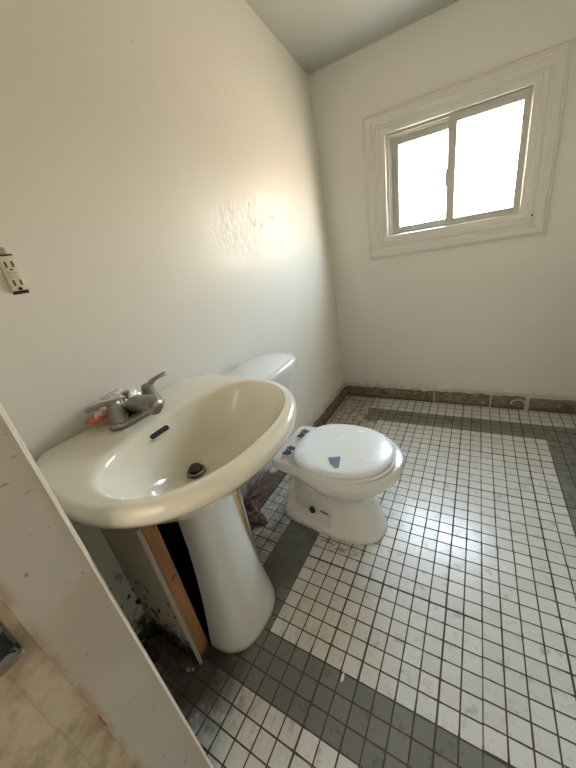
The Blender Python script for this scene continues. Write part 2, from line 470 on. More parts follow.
# stub of wall beside the doorway (painted end) and bare plaster beyond it
bm = bmesh.new(); box(bm, -7.15, .8, -8.17, -6.35, 0, 45)
fr = struct(link('wall_front', bm, M['jamb'], smooth=False), 'scuffed white wall end of the doorway', 'room')
bm = bmesh.new(); tube(bm, [(.79, -6.34, z) for z in [i*1.5 for i in range(30)]], .055, 8)
cb_ = link('corner_bead', bm, M['bead'], fr)
bm = bmesh.new(); box(bm, -8.5, .65, HALL, -8.17, 0, 45)
hw = struct(link('wall_hall', bm, M['plaster'], smooth=False), 'bare brown plaster wall beside the doorway', 'room')
bm = bmesh.new(); box(bm, 15.8, XR, -8.17, -6.35, 0, 45)
struct(link('wall_front', bm, M['wall'], smooth=False))
# hall end: unseen opening added behind the camera for fill light
o = slab_hole('wall_hall', -8.5, XR+2, 0, 45, 2, 18, 12, 38, HALL-2, HALL, M['wall']); struct(o)

def fill_sheet_mat():
    t = NT('fill_sheet_cloth')
    tr = t.node('ShaderNodeBsdfTranslucent'); tr.inputs['Color'].default_value = (.34, .325, .295, 1)
    t.l.new(tr.outputs[0], t.n['Material Output'].inputs['Surface']); return t.m
bm = bmesh.new(); box(bm, 1.9, 18.1, HALL-.9, HALL-.88, 11.9, 38.1)  # translucent sheet added out of view to spread the fill light
struct(link('fill_sheet', bm, fill_sheet_mat(), smooth=False), 'unseen translucent sheet added across the hall opening as soft fill')

# ------------------------------------------------------------------ baseboards
def baseboard(name, along, start, end, fixed, joints, inward):
    """stone tiles 2 high with mortar joints and a ragged mortar strip on top"""
    bm = bmesh.new()
    edges = [start] + joints + [end]
    rng = random.Random(7)
    for s, e in zip(edges, edges[1:]):
        h = 1.72 + rng.uniform(-.07, .07); th = .62 + rng.uniform(-.05, .05)
        n = max(2, int((e-s)/.7))
        ptsl = [s+.05+(e-s-.1)*i/n for i in range(n+1)]
        sec = []
        for v in ptsl:
            hh = h + .07*noise.noise(Vector((v*.9, 3, 1)))*2; t2 = th + .05*noise.noise(Vector((v*1.3, 8, 1)))
            p4 = [(0, 0), (t2, 0), (t2, hh*.9), (t2*.82, hh), (0, hh)]
            if along == 'x': sec.append([(v, fixed+inward*a_, z) for a_, z in p4])
            else: sec.append([(fixed+inward*a_, v, z) for a_, z in p4])
        rings(bm, sec)
    return link(name, bm, M['base'], smooth=True, angle=40)
bb = struct(baseboard('baseboard_back', 'x', -6.6, XR, YB, [6.31, 13.0, 16.8, 22.9], -1), 'brown stone baseboard under the window wall', 'baseboard')
bl = struct(baseboard('baseboard_left', 'y', 6.4, YB-.1, -7.18, [12.5, 18.6, 24.7, 30.2], 1), 'brown stone baseboard along the left wall', 'baseboard')
def mortar_strip(along, start, end, fixed, inward, parent, seed, topz=1.7, amp=.25):
    bm = bmesh.new(); sec = []
    n = int((end-start)/.22)
    for i in range(n+1):
        v = start+(end-start)*i/n
        h = topz+.10+amp*max(-.2, noise.noise(Vector((v*1.1, seed, 0)))+.35*noise.noise(Vector((v*4.1, seed, 2)))) + .08
        w = .42+.22*noise.noise(Vector((v*1.7, seed+5, 0)))
        p = [(0, topz-.2), (w, topz-.2), (w*.95, topz+.03), (w*.4, h-.02), (0, h+.12)]
        sec.append([(v, fixed+inward*a_, z) if along == 'x' else (fixed+inward*a_, v, z) for a_, z in p])
    rings(bm, sec)
    return link('mortar', bm, M['mortar'], parent, angle=60)
mortar_strip('x', -7.0, XR, YB, -1, bb, 3)
mortar_strip('y', 7.0, YB-.1, -7.19, 1, bl, 11)
# pale mortar in the joints of the back baseboard
bm = bmesh.new()
for xj, w in ((6.31, .07), (13.0, .08), (16.8, .22), (22.9, .1)):
    box(bm, xj-w, xj+w, YB-.68, YB-.02, 0, 1.8, .03)
for i in range(14):   # smears round the broken joint
    a_ = PI*.9*i/13
    sphere(bm, (15.9-.9*math.cos(a_)*.8, YB-.66, .85+.55*math.sin(a_)), .10, 1.3, .5, 1, 8, 6)
link('joint_mortar', bm, M['mortar'], bb)
# broken dirty mortar where the left baseboard ends, by the pipe chase
def lump(bm, c, r, sx, sy, sz, seed, sub=3, amp=.35, fz=1.3):
    g = bmesh.ops.create_icosphere(bm, subdivisions=sub, radius=1)
    for v in g['verts']:
        d = v.co.copy(); k = 1+amp*noise.noise(d*fz+Vector((seed, 0, 0)))+amp*.5*noise.noise(d*3.7+Vector((seed, 4, 0)))
        p = Vector(c)+Vector((d.x*r*sx*k, d.y*r*sy*k, max(d.z*r*sz*k, -c[2]+.01)))
        v.co = p*U
bm = bmesh.new()
lump(bm, (-6.55, 7.1, .8), 1, .75, 1.3, 1.25, 1, 5, .55, 2.4)
lump(bm, (-6.6, 5.0, .45), 1, .6, 1.7, .75, 5, 5, .55, 2.4)
lump(bm, (-5.75, 7.45, .18), 1, .72, .42, .4, 9, 5, .55, 2.4)
lump(bm, (-6.75, 9.2, 1.6), 1, .42, 2.3, 1.1, 12, 5, .55, 2.4)
link('broken_mortar', bm, M['dirtmortar'], bl)
# remains of mortar bed in the far left corner
rng = random.Random(21)
for i in range(9):
    bm = bmesh.new()
    x = rng.uniform(-5.6, -1.6); y = rng.uniform(26.3, 32.3)
    lump(bm, (x, y, .02), 1, rng.uniform(.25, .6), rng.uniform(.25, .6), rng.uniform(.06, .13), i*3.1, 2)
    pass
    o = link('mortar_scrap', bm, M['mortar'])
    tag(o, 'flat crust of old tile mortar on the floor in the far left corner', 'debris', 'mortar crusts in the far left corner')

# ------------------------------------------------------------------ window
win = thing('window_1', 'small sliding window with white casing in the far wall', 'window', (7.2, YB, 20.2)); struct(win)
del win['category'], win['label']
def W(name, bm, m, parent=None, **k):
    o = link(name, bm, m, **k)
    return adopt(o, win) if parent is None else adopt_child(o, parent)
def adopt_child(o, parent):
    o.parent = parent; return o     # parent mesh itself sits at the parent's own frame
def rect_frame(bm, outer, prof):
    """mitred frame: outer = (x0,x1,z0,z1); prof = [(inset, y)] closed polygon"""
    x0, x1, z0, z1 = outer
    cs = []
    for (ins, y) in prof:
        cs.append([(x0+ins, y, z0+ins), (x1-ins, y, z0+ins), (x1-ins, y, z1-ins), (x0+ins, y, z1-ins)])
    corners = [[bm.verts.new(V(*c[k])) for c in cs] for k in range(4)]
    n = len(prof)
    for k in range(4):
        a_, b_ = corners[k], corners[(k+1) % 4]
        for i in range(n):
            j = (i+1) % n
            bm.faces.new((a_[i], a_[j], b_[j], b_[i]))
OUT = (-1.82, 16.17, 20.2, 35.1)
bm = bmesh.new()
rect_frame(bm, OUT, [(0, YB+.02), (0, YB-.22), (.08, YB-.30), (.22, YB-.24), (.30, YB-.32), (.85, YB-.34), (1.0, YB-.27), (1.12, YB-.20), (1.22, YB-.17), (1.32, YB-.24), (1.40, YB-.20), (1.45, YB+.02)])
W('casing', bm, M['trim'], angle=25)
bm = bmesh.new()
JI = (OUT[0]+1.3, OUT[1]-1.3, OUT[2]+1.5, OUT[3]-1.3)
rect_frame(bm, (OUT[0]+1.35, OUT[1]-1.35, OUT[2]+1.35, OUT[3]-1.1), [(0, YB+.02), (0, YB-.12), (.06, YB-.2), (.38, YB-.2), (.45, YB-.12), (.80, YB-.08), (.98, YB-.12), (1.05, YB-.02), (1.05, YB+1.6), (1.0, YB+1.6), (.95, YB+.02)])
W('jamb', bm, M['trim'], angle=25)
# aluminium/vinyl outer frame with tracks
FX0, FX1, FZ0, FZ1 = .70, 13.66, 22.35, 32.85
bm = bmesh.new()
rect_frame(bm, (FX0-.05, FX1+.05, FZ0-.05, FZ1+.05), [(0, YB+1.9), (0, YB+.10), (.22, YB+.10), (.22, YB+.42), (.30, YB+.42), (.30, YB+.34), (.38, YB+.34), (.38, YB+.85), (.30, YB+.85), (.30, YB+.92), (.42, YB+.92), (.42, YB+1.9)])
W('frame', bm, M['vinyl'], angle=20)
# right sash in the inner track, left pane in the outer track
def sash(x0, x1, z0, z1, y, w, wl, wr, m):
    bm = bmesh.new()
    box(bm, x0, x1, y, y+.36, z0, z0+w, .03); box(bm, x0, x1, y, y+.36, z1-w, z1, .03)
    box(bm, x0, x0+wl, y-.005, y+.365, z0, z1, .03); box(bm, x1-wr, x1, y-.005, y+.365, z0, z1, .03)
    s = W('sash', bm, m, angle=25)
    bm = bmesh.new(); box(bm, x0+wl-.08, x1-wr+.08, y+.14, y+.22, z0+w-.08, z1-w+.08)
    g = link('pane', bm, M['glass'], smooth=False); g.parent = s
    return s
sr = sash(6.92, FX1-.12, FZ0+.28, FZ1-.06, YB+.16, .66, .80, .36, M['vinyl'])
slf = sash(FX0+.2, 7.62, FZ0+.22, FZ1-.25, YB+.60, .82, .95, .6, M['track'])
bm = bmesh.new()
box(bm, 6.78, 6.93, YB+.10, YB+.42, 26.5, 28.2, .04); tube(bm, [(6.85, YB+.14, 27.1), (6.62, YB-.06, 27.0), (6.55, YB-.1, 26.85)], .07, 8)
k = link('latch', bm, M['track']); k.parent = sr
# nail in the lower right casing corner
bm = bmesh.new(); tube(bm, [(14.86, YB-.1, 22.2), (14.86, YB-.28, 22.2)], .09, 8)
W('nail_head', bm, M['dark'])

# ------------------------------------------------------------------ pipe chase behind the pedestal
CT = 11.6
bm = bmesh.new(); box(bm, -7.16, -3.0, -3.46, -3.22, 0, CT)
niche = struct(link('wall_chase', bm, M['chase'], smooth=False), 'mouldy drywall side of the pipe chase')
bm = bmesh.new(); box(bm, -3.005, -2.975, -3.465, -3.225, .05, CT, .01)
link('drywall_edge', bm, M['gypsum'], niche)
bm = bmesh.new(); box(bm, -7.16, -3.0, 3.34, 3.56, 0, CT)
nr = struct(link('wall_chase', bm, M['chase'], smooth=False), 'far drywall side of the pipe chase')
bm = bmesh.new(); box(bm, -3.005, -2.975, 3.345, 3.555, .05, CT, .01)
link('drywall_edge', bm, M['gypsum'], nr)
bm = bmesh.new(); box(bm, -7.1, -6.98, -2.4, 2.5, 0.02, CT); box(bm, -7.1, -3.05, -2.43, 2.51, .0, .12)  # black back and floor cover, painted shade for the chase interior
bk = struct(link('wall_chase', bm, M['chase_shade'], smooth=False), 'black back and floor standing in for shade in the pipe chase')
def stud(y0, y1, m, label):
    bm = bmesh.new(); box(bm, -6.9, -3.02, y0, y1, .01, CT, .04)
    return tag(link('wall_stud', bm, m), label, 'stud')
stud(-3.215, -2.44, M['wood'], 'orange-brown wooden stud left of the sink pedestal, against the mouldy drywall')
stud(2.52, 3.33, M['wood2'], 'yellowish wooden stud right of the sink pedestal, nearer the toilet')
# crumbs of drywall and mould at the foot of the chase
for i, (x, y, r, m) in enumerate(((-3.55, -3.95, .15, 'gypsum'), (-3.3, -3.8, .11, 'gypsum'), (-3.8, -3.8, .12, 'gypsum'))):
    bm = bmesh.new(); lump(bm, (x, y, r*.5), r, 1, .8, .8, 30+i, 2)
    tag(link('plaster_crumb', bm, M[m]), 'pale crumb of drywall on the dirty floor by the left stud foot', 'debris', 'drywall crumbs by the left stud')
bm = bmesh.new()
lump(bm, (-5.9, -4.0, .1), 1, 1.1, .55, .6, 41, 4, .6, 2); lump(bm, (-4.2, -3.75, .05), 1, .9, .28, .4, 47, 4, .6, 2)
tag(link('dirt_pile', bm, M['dirtmortar']), 'dark mouldy heap of dirt in the corner left of the left stud', 'debris')

# ------------------------------------------------------------------ pedestal sink
sink = thing('pedestal_sink', 'bone-coloured oval pedestal sink with overflow slot against the left wall', 'sink', (-2, .3, 0))
N = 96
ZT = 15.72
def O(s=1.0, dz=0): return sup(-2.2, .27, 5.78, 6.0, 2.15, N, 5.9, 2.9, clampx=-7.14)
def I(): return sup(-.75, .35, 3.55, 4.98, 2.2, N, 3.05, 2.35)
outer, inner = O(), I()
Dr = [(-2.35+.42*math.cos(2*PI*i/N), .3+.42*math.sin(2*PI*i/N)) for i in range(N)]
Bt = sup(-2.9, .3, 2.1, 2.1, 2.1, N)
def lerp(a_, b_, t_): return [(p[0]+(q_[0]-p[0])*t_, p[1]+(q_[1]-p[1])*t_) for p, q_ in zip(a_, b_)]
def zr(r, z): return [(x, y, z(x, y) if callable(z) else z) for x, y in r]
def inset(r, d):
    out = []
    for i in range(len(r)):
        a_, b_ = Vector(r[i-1]), Vector(r[(i+1) % len(r)])
        t_ = (b_-a_); nrm = Vector((-t_.y, t_.x)).normalized()
        out.append((r[i][0]+nrm.x*d, r[i][1]+nrm.y*d))
    return out
deck = lambda x, y: ZT + .16*max(0, min(1, (-3.9-x)/1.2))
rr = []
rr.append(zr(Bt, 11.3))
for t_, z in ((.12, 11.5), (.3, 12.1), (.5, 12.9), (.7, 13.75), (.83, 14.3), (.92, 14.66), (.972, 14.9)):
    rr.append(zr(lerp(Bt, outer, t_), z))
rr.append(zr(outer, 15.15)); rr.append(zr(inset(outer, -.02), 15.33)); rr.append(zr(inset(outer, .03), 15.5)); rr.append(zr(inset(outer, .14), lambda x, y: deck(x, y)-.06)); rr.append(zr(inset(outer, .32), deck))
o2 = inset(outer, .32)
for t_ in (.25, .5, .72, .88):
    rr.append(zr(lerp(o2, inner, t_), lambda x, y, t_=t_: deck(x, y) - .02*t_))
rr.append(zr(inner, lambda x, y: ZT-.10))
for t_, z in ((.035, 15.42), (.075, 15.1), (.13, 14.65), (.2, 14.15), (.3, 13.6), (.42, 13.18), (.56, 12.86), (.72, 12.62), (.87, 12.47), (1, 12.36)):
    rr.append(zr(lerp(inner, Dr, t_), z))
rr.append(zr(Dr, 12.1))
bm = bmesh.new(); rings(bm, rr)
basin = link('basin', bm, M['basin'], angle=70); adopt(basin, sink)
sub = basin.modifiers.new('sub', 'SUBSURF'); sub.levels = 1; sub.render_levels = 1
# overflow slot on the rear bowl wall
bm = bmesh.new()
slot = []
oc = Vector((-3.72, -.14, 15.0)); ddir = Vector((0, 1, 0)); nrm = Vector((.86, 0, .5)).normalized(); upv = nrm.cross(ddir)
def slotring(w, h, d):
    out = []
    for i in range(24):
        t_ = 2*PI*i/24; c, s = math.cos(t_), math.sin(t_)
        p = oc + ddir*(math.copysign(w-h, c)+h*c) + upv*(h*s) + nrm*d
        out.append(tuple(p))
    return out
rings(bm, [slotring(.62, .16, .02), slotring(.62, .16, .10)])
o = link('overflow_slot', bm, M['dark'], angle=40); o.parent = basin; o.matrix_parent_inverse = Matrix.Identity(4)
o['label'] = 'black oblong overflow slot'
bm = bmesh.new(); rings(bm, [slotring(.66, .20, .0), slotring(.70, .24, .06), slotring(.63, .17, .115), slotring(.60, .145, .10)], False, False)
o = link('overflow_rim', bm, M['basin']); o.parent = basin
# drain flange and stopper
bm = bmesh.new(); lathe(bm, -2.35, .3, [(.50, 12.42), (.50, 12.52), (.42, 12.56), (.34, 12.50), (.33, 12.2)], 32, caps=(False, True))
dr = link('drain', bm, M['nickel']); adopt(dr, sink)
bm = bmesh.new(); lathe(bm, -2.35, .3, [(.20, 12.3), (.34, 12.62), (.36, 12.70), (.30, 12.78), (.12, 12.82), (.01, 12.82)], 32)
bmesh.ops.rotate(bm, verts=bm.verts[:], cent=V(-2.35, .3, 12.5), matrix=Matrix.Rotation(math.radians(8), 3, 'Y'))
o = link('stopper', bm, M['rubber']); o.parent = dr; o.matrix_parent_inverse = Matrix.Identity(4)

# pedestal: open-backed tapering shell, flared at the foot
def pring(z, a, b, xb, n=2.5, off=0):
    pts = []
    K = 40
    for i in range(K+1):
        t_ = -PI/2 + PI*i/K
        c, s = math.cos(t_), math.sin(t_)
        x = xb + a*math.copysign(abs(c)**(2/n), c) if abs(c) > 1e-9 else xb
        y = .3 + b*math.copysign(abs(s)**(2/n), s)
        pts.append((x, y, z))
    for i in range(K+1):      # inner side of the shell
        p = pts[K-i]
        cx, cy = xb, .3
        v = Vector((p[0]-cx, p[1]-cy)); L = v.length
        v = v*((L-.28)/L) if L > .3 else v*0
        pts.append((cx+v.x, cy+v.y, z))
    return pts
bm = bmesh.new()
zz = [(0, 2.52, 2.62), (.12, 2.58, 2.68), (.5, 2.58, 2.66), (1.2, 2.52, 2.56), (2.4, 2.38, 2.36), (4, 2.2, 2.12), (6, 2.02, 1.92), (8, 1.88, 1.76), (10, 1.84, 1.7), (11.2, 1.9, 1.74), (12.2, 2.1, 1.9)]
rings(bm, [pring(z, a_, b_, -2.93) for z, a_, b_ in zz])
ped = link('pedestal', bm, M['pedestal'], angle=50); adopt(ped, sink)
ped['label'] = 'white tapering pedestal column flared at the foot'

# faucet: 4 inch centreset in brushed nickel
FX, FY, FZ = -5.0, -.1, ZT+.14
bm = bmesh.new()
base = [( .0, 1.0), (.12, 1.03), (.34, .98), (.44, .85)]
rings(bm, [[(FX + .62*k_*c, FY + 1.66*k_*s*1.0, FZ+z) for c, s in [(math.copysign(abs(math.cos(2*PI*i/40))**.8, math.cos(2*PI*i/40)), math.copysign(abs(math.sin(2*PI*i/40))**.75, math.sin(2*PI*i/40))) for i in range(40)]] for z, k_ in base])
# raised bridge and spout
def oval(p, w, h, n_=20, tilt=0):
    out = []
    for i in range(n_):
        t_ = 2*PI*i/n_
        out.append((p[0]+h*math.sin(t_)*math.sin(tilt), p[1]+w*math.cos(t_), p[2]+h*math.sin(t_)*math.cos(tilt)))
    return out
rings(bm, [oval((FX-.62, FY, FZ+.45), .35, .25), oval((FX-.45, FY, FZ+.55), .6, .42), oval((FX, FY, FZ+.66), .74, .5), oval((FX+.5, FY, FZ+.82), .66, .44), oval((FX+1.05, FY, FZ+.9), .58, .38), oval((FX+1.5, FY, FZ+.88), .56, .38), oval((FX+1.85, FY, FZ+.76), .48, .34), oval((FX+1.97, FY, FZ+.68), .28, .2)])
fau = link('faucet', bm, M['nickel'], angle=50); adopt(fau, sink)
s_ = fau.modifiers.new('sub', 'SUBSURF'); s_.levels = 1; s_.render_levels = 1
fau['label'] = 'brushed nickel two-handle faucet'
def handle(y, pts, rads):
    bm = bmesh.new()
    lathe(bm, FX, y, [(.50, FZ+.36), (.49, FZ+.55), (.40, FZ+.85), (.34, FZ+1.1), (.33, FZ+1.25), (.28, FZ+1.38), (.12, FZ+1.45), (.01, FZ+1.46)], 24)
    tube(bm, pts, rads, 14, .5)
    o = link('handle', bm, M['nickel'], angle=55); o.parent = fau; return o
hy1, hy2 = FY-1.02, FY+1.02
handle(hy1, [(FX+.05, hy1+.1, FZ+1.1), (FX, hy1-.2, FZ+1.42), (FX-.15, hy1-.45, FZ+1.46), (FX-.33, hy1-.72, FZ+1.38), (FX-.55, hy1-1.0, FZ+1.34), (FX-.6, hy1-1.06, FZ+1.34)], [.26, .28, .22, .19, .22, .10])
handle(hy2, [(FX+.05, hy2-.1, FZ+1.1), (FX+.05, hy2+.15, FZ+1.34), (FX+.08, hy2+.4, FZ+1.48), (FX+.1, hy2+.75, FZ+1.54), (FX+.12, hy2+1.25, FZ+1.54), (FX+.12, hy2+1.4, FZ+1.54)], [.28, .27, .22, .19, .23, .10])
bm = bmesh.new(); lathe(bm, FX+1.65, FY, [(.24, FZ+.66), (.25, FZ+.42), (.22, FZ+.38), (.15, FZ+.36), (.14, FZ+.5)], 20)
o = link('aerator', bm, M['chrome']); o.parent = fau
bm = bmesh.new(); tube(bm, [(FX-.45, FY, FZ+.5), (FX-.45, FY, FZ+1.25)], .06, 8); lathe(bm, FX-.45, FY, [(.08, FZ+1.18), (.17, FZ+1.26), (.19, FZ+1.36), (.1, FZ+1.43), (.01, FZ+1.44)], 14)
o = link('lift_rod', bm, M['nickel']); o.parent = fau

# crumpled plastic bag with an orange card behind the faucet
bag = thing('plastic_bag', 'crumpled clear plastic packet with an orange card lying behind the faucet', 'bag', (-6.3, -1.2, FZ))
bm = bmesh.new()
g = bmesh.ops.create_icosphere(bm, subdivisions=4, radius=1)
for v in g['verts']:
    d = v.co.copy()
    k_ = 1+.32*noise.noise(d*2.2+Vector((7, 1, 3)))+.28*abs(noise.noise(d*5+Vector((1, 9, 3))))
    v.co = V(-6.38+d.x*.55*k_, -.3+d.y*1.15*k_, FZ+.62+max(-.6, d.z*.68*k_))
adopt(link('film', bm, M['film'], angle=22), bag)
bm = bmesh.new()
vs = []
NX, NY = 3, 8
for i in range(NX+1):
    row = []
    for j in range(NY+1):
        x = -6.8+.85*i/NX; y = -1.95+1.4*j/NY
        row.append((x, y, FZ+.32+.10*noise.noise(Vector((x*1.5, y*1.5, 0)))+.08*i/NX))
    vs.append(row)
top = [[bm.verts.new(V(x, y, z+.10)) for x, y, z in r] for r in vs]; bot = [[bm.verts.new(V(x, y, z)) for x, y, z in r] for r in vs]
for i in range(NX):
    for j in range(NY):
        bm.faces.new((top[i][j], top[i+1][j], top[i+1][j+1], top[i][j+1])); bm.faces.new((bot[i][j], bot[i][j+1], bot[i+1][j+1], bot[i+1][j]))
for j in range(NY):
    for i in (0, NX): bm.faces.new((top[i][j], top[i][j+1], bot[i][j+1], bot[i][j]))
for i in range(NX):
    for j in (0, NY): bm.faces.new((top[i][j], top[i+1][j], bot[i+1][j], bot[i][j]))
o = adopt(link('card', bm, M['orange'], angle=50), bag); o['label'] = 'orange card'

# ------------------------------------------------------------------ toilet
TY = 10.5
toi = thing('toilet', 'white toilet with closed round lid bearing a blue-grey sticker', 'toilet', (0, TY, 0))
N = 96
def sm(a_, b_, t_):
    if a_ > b_: return 1-sm(b_, a_, t_)
    t_ = max(0, min(1, (t_-a_)/(b_-a_))); return t_*t_*(3-2*t_)
# horizontal sections: z, xback, xfront, half width, exponent front/back
secs = [(0, -4.35, 5.15, 2.25, 2.3, 3.5), (.15, -4.4, 5.2, 2.30, 2.3, 3.5), (.45, -4.35, 5.12, 2.24, 2.3, 3.5), (.8, -4.2, 5.0, 2.15, 2.3, 3.5),
        (1.3, -4.0, 4.85, 2.05, 2.3, 3.5), (1.9, -3.85, 4.7, 1.98, 2.3, 3.4), (2.6, -3.7, 4.55, 1.93, 2.25, 3.2), (3.3, -3.5, 4.45, 1.95, 2.2, 3.1),
        (3.9, -3.25, 4.5, 2.06, 2.2, 3), (4.4, -3.05, 4.72, 2.28, 2.15, 3), (4.9, -2.9, 5.1, 2.6, 2.15, 3), (5.4, -2.8, 5.6, 2.95, 2.12, 3),
        (5.9, -2.85, 6.1, 3.25, 2.1, 3.2), (6.2, -2.95, 6.35, 3.38, 2.1, 3.6), (6.4, -3.05, 6.45, 3.45, 2.1, 5), (6.55, -3.2, 6.52, 3.5, 2.1, 9), (6.7, -3.26, 6.6, 3.56, 2.1, 12), (7.3, -3.28, 6.6, 3.56, 2.1, 14), (7.44, -3.26, 6.57, 3.53, 2.1, 14), (7.5, -3.2, 6.5, 3.46, 2.1, 14)]
def interp(z):
    for a_, b_ in zip(secs, secs[1:]):
        if z <= b_[0]:
            t_ = (z-a_[0])/(b_[0]-a_[0]); return [p+(q_-p)*t_ for p, q_ in zip(a_, b_)]
    return list(secs[-1])
zs = []
z = 0
while z < 7.5: zs.append(z); z += .14
zs.append(7.5)
NB = 260
rr = []
for z in zs:
    _, xb, xf, w, nf, nb = interp(z)
    xc = 2.2
    ring = []
    for i in range(NB):
        t_ = 2*PI*i/NB; c, s = math.cos(t_), math.sin(t_)
        if c >= 0: x = xc+(xf-xc)*c**(2/nf); y = w*math.copysign(abs(s)**(2/nf), s)
        else:
            x = xc-(xc-xb)*abs(c)**(2/nb)
            # rear of the top deck narrows
            taper = 1 - (.20*sm(5.9, 6.5, z) + .06*(1-sm(4, 5, z)) + .30*sm(4.2, 5.2, z)*(1-sm(5.8, 6.5, z)))*sm(0, 3.4, xc-x-.6)
            y = w*taper*math.copysign(abs(s)**(2/nb), s)
        # side recess behind the front column
        zt = 3.75 + 1.5*sm(.9, -2.6, x)
        k1 = 1-sm(.9, 1.02, x); k2 = sm(-3.9, -3.1, x)*1.0; k3 = sm(.62, .98, z)*(1-sm(zt-.1, zt+.45, z))
        dep = .95 + .12*sm(0, -3, x)
        yy = y*1.0
        if abs(y) > .3:
            yy = y - math.copysign(dep*k1*k2*k3, y)
        ring.append((x, TY+yy, z))
    rr.append(ring)
# round over the rim top
last = [(x, y) for x, y, z in rr[-1]]
bm = bmesh.new(); rings(bm, rr+[[(x, y, 7.54) for x, y in inset(last, .15)]])
body = link('bowl', bm, M['toilet'], angle=30); adopt(body, toi)
# bolt holes in the side recess
bm = bmesh.new()
g = bmesh.ops.create_icosphere(bm, subdivisions=3, radius=1)
for v in g['verts']:
    d = v.co.copy(); k_ = 1+.35*noise.noise(d*2+Vector((3, 0, 0)))
    v.co = V(-.95+d.x*.30*k_, 9.17+d.y*.14, 1.5+d.z*.36*k_)
o = link('bolt_hole', bm, M['dark']); o.parent = body
bm = bmesh.new(); tube(bm, [(-.1, 9.16, 1.72), (.2, 9.16, 1.6), (.6, 9.15, 1.5)], .06, 8)
o = link('crack', bm, M['dark']); o.parent = body
# seat ring
def egg(x0, x1, w, cy, n=2.12, K=96, nb=2.5):
    xc = x0+(x1-x0)*.47; out = []
    for i in range(K):
        t_ = 2*PI*i/K; c, s = math.cos(t_), math.sin(t_)
        nn = n if c >= 0 else nb
        a_ = (x1-xc) if c >= 0 else (xc-x0)
        out.append((xc+a_*math.copysign(abs(c)**(2/nn), c), cy+w*math.copysign(abs(s)**(2/nn), s)))
    return out
e1 = egg(-1.35, 6.2, 3.36, 10.1); hole = egg(.5, 4.8, 2.1, 10.1)
bm = bmesh.new()
rings(bm, [zr(inset(e1, .22), 7.64), zr(e1, 7.72), zr(e1, 7.84), zr(inset(e1, .08), 7.93), zr(hole, 7.93), zr(hole, 7.64), zr(inset(e1, .22), 7.64)], False, False)
seat = link('seat', bm, M['lid'], angle=40); adopt(seat, toi)
e2 = egg(-1.5, 6.08, 3.32, 10.03)
bm = bmesh.new()
rings(bm, [zr(inset(e2, .14), 7.97), zr(inset(e2, .02), 8.03), zr(e2, 8.14), zr(inset(e2, .05), 8.26), zr(inset(e2, .18), 8.35), zr(inset(e2, .5), 8.40), zr(inset(e2, 1.3), 8.44), zr(inset(e2, 2.2), 8.46)])
lid = link('seat_lid', bm, M['lid'], angle=60); adopt(lid, toi)
# torn sticker on the lid
bm = bmesh.new()
sp_ = [(1.77, 8.26), (2.61, 8.67), (2.76, 8.08), (2.9, 7.51), (2.62, 7.39), (2.17, 7.71)]
vt = [bm.verts.new(V(x, y, 8.47)) for x, y in sp_]; vb = [bm.verts.new(V(x, y, 8.40)) for x, y in sp_]
bm.faces.new(vt); bm.faces.new(vb[::-1])
for i in range(len(sp_)):
    j = (i+1) % len(sp_); bm.faces.new((vt[i], vt[j], vb[j], vb[i]))
o = link('sticker', bm, M['sticker'], smooth=False); o.parent = lid; o['label'] = 'torn blue-grey sticker'
# hinges
def hinge(y):
    bm = bmesh.new()
    lathe(bm, -2.2, y, [(.30, 7.52), (.32, 7.62), (.26, 7.70), (.14, 7.80), (.01, 7.82)], 16)
    tube(bm, [(-2.2, y, 7.72), (-2.05, y, 8.0), (-1.75, y, 8.1), (-1.45, y, 8.06)], [.17, .2, .18, .13], 10)
    tube(bm, [(-2.0, y-.36, 8.02), (-2.0, y+.36, 8.02)], .13, 12)
    tube(bm, [(-2.0, y-.45, 8.0), (-2.4, y-.42, 7.72)], .11, 8)
    adopt(link('hinge', bm, M['chrome'], angle=50), toi)
hinge(9.0); hinge(11.6)
# tank
def trect(x0, x1, y0, y1, z, r, bow=.0, K=8):
    pts = []
    for cx, cy, a0 in ((x1-r, y1-r, 0), (x0+r, y1-r, PI/2), (x0+r, y0+r, PI), (x1-r, y0+r, 3*PI/2)):
        for i in range(K+1):
            a_ = a0+PI/2*i/K
            x, y = cx+r*math.cos(a_), cy+r*math.sin(a_)
            if bow and x > (x0+x1)/2: x += bow*(1-((y-(y0+y1)/2)/((y1-y0)/2))**2)
            pts.append((x, y, z))
        if a0 in (0, PI):       # fill the straight runs so the bow shows
            pass
    # denser front run
    return pts
def trect_dense(x0, x1, y0, y1, z, r, bow=0):
    base_ = trect(x0, x1, y0, y1, z, r)
    out = []
    n_ = len(base_)
    for i in range(n_):
        a_, b_ = Vector(base_[i]), Vector(base_[(i+1) % n_])
        out.append(a_)
        if (i+1) % 9 == 0:
            for k_ in range(1, 8): out.append(a_.lerp(b_, k_/8))
    res = []
    for p in out:
        x, y, z_ = p
        if bow: x += bow*max(0, 1-((y-(y0+y1)/2)/((y1-y0)/2))**2)*sm(x0, x1, x)
        res.append((x, y, z_))
    return res
bm = bmesh.new()
tk = [(7.56, -6.3, -3.6, 7.3, 13.3, 1.2), (7.75, -6.5, -3.45, 7.0, 13.5, 1.3), (8.6, -6.62, -3.25, 6.8, 13.65, 1.3), (11, -6.7, -3.05, 6.4, 13.9, 1.5), (13.4, -6.75, -2.9, 6.1, 14.1, 1.6)]
rings(bm, [trect_dense(a_, b_, c_, d_, z, r, .25) for z, a_, b_, c_, d_, r in tk])
tank = link('tank', bm, M['toilet'], angle=50); adopt(tank, toi)
bm = bmesh.new()
lk = [(13.42, -6.8, -2.78, 5.98, 14.2, 1.7), (13.5, -6.9, -2.66, 5.88, 14.34, 1.75), (14.0, -6.92, -2.6, 5.82, 14.40, 1.8), (14.3, -6.9, -2.63, 5.85, 14.37, 1.8), (14.42, -6.85, -2.75, 5.95, 14.25, 1.75), (14.48, -6.6, -3.1, 6.3, 13.9, 1.5)]
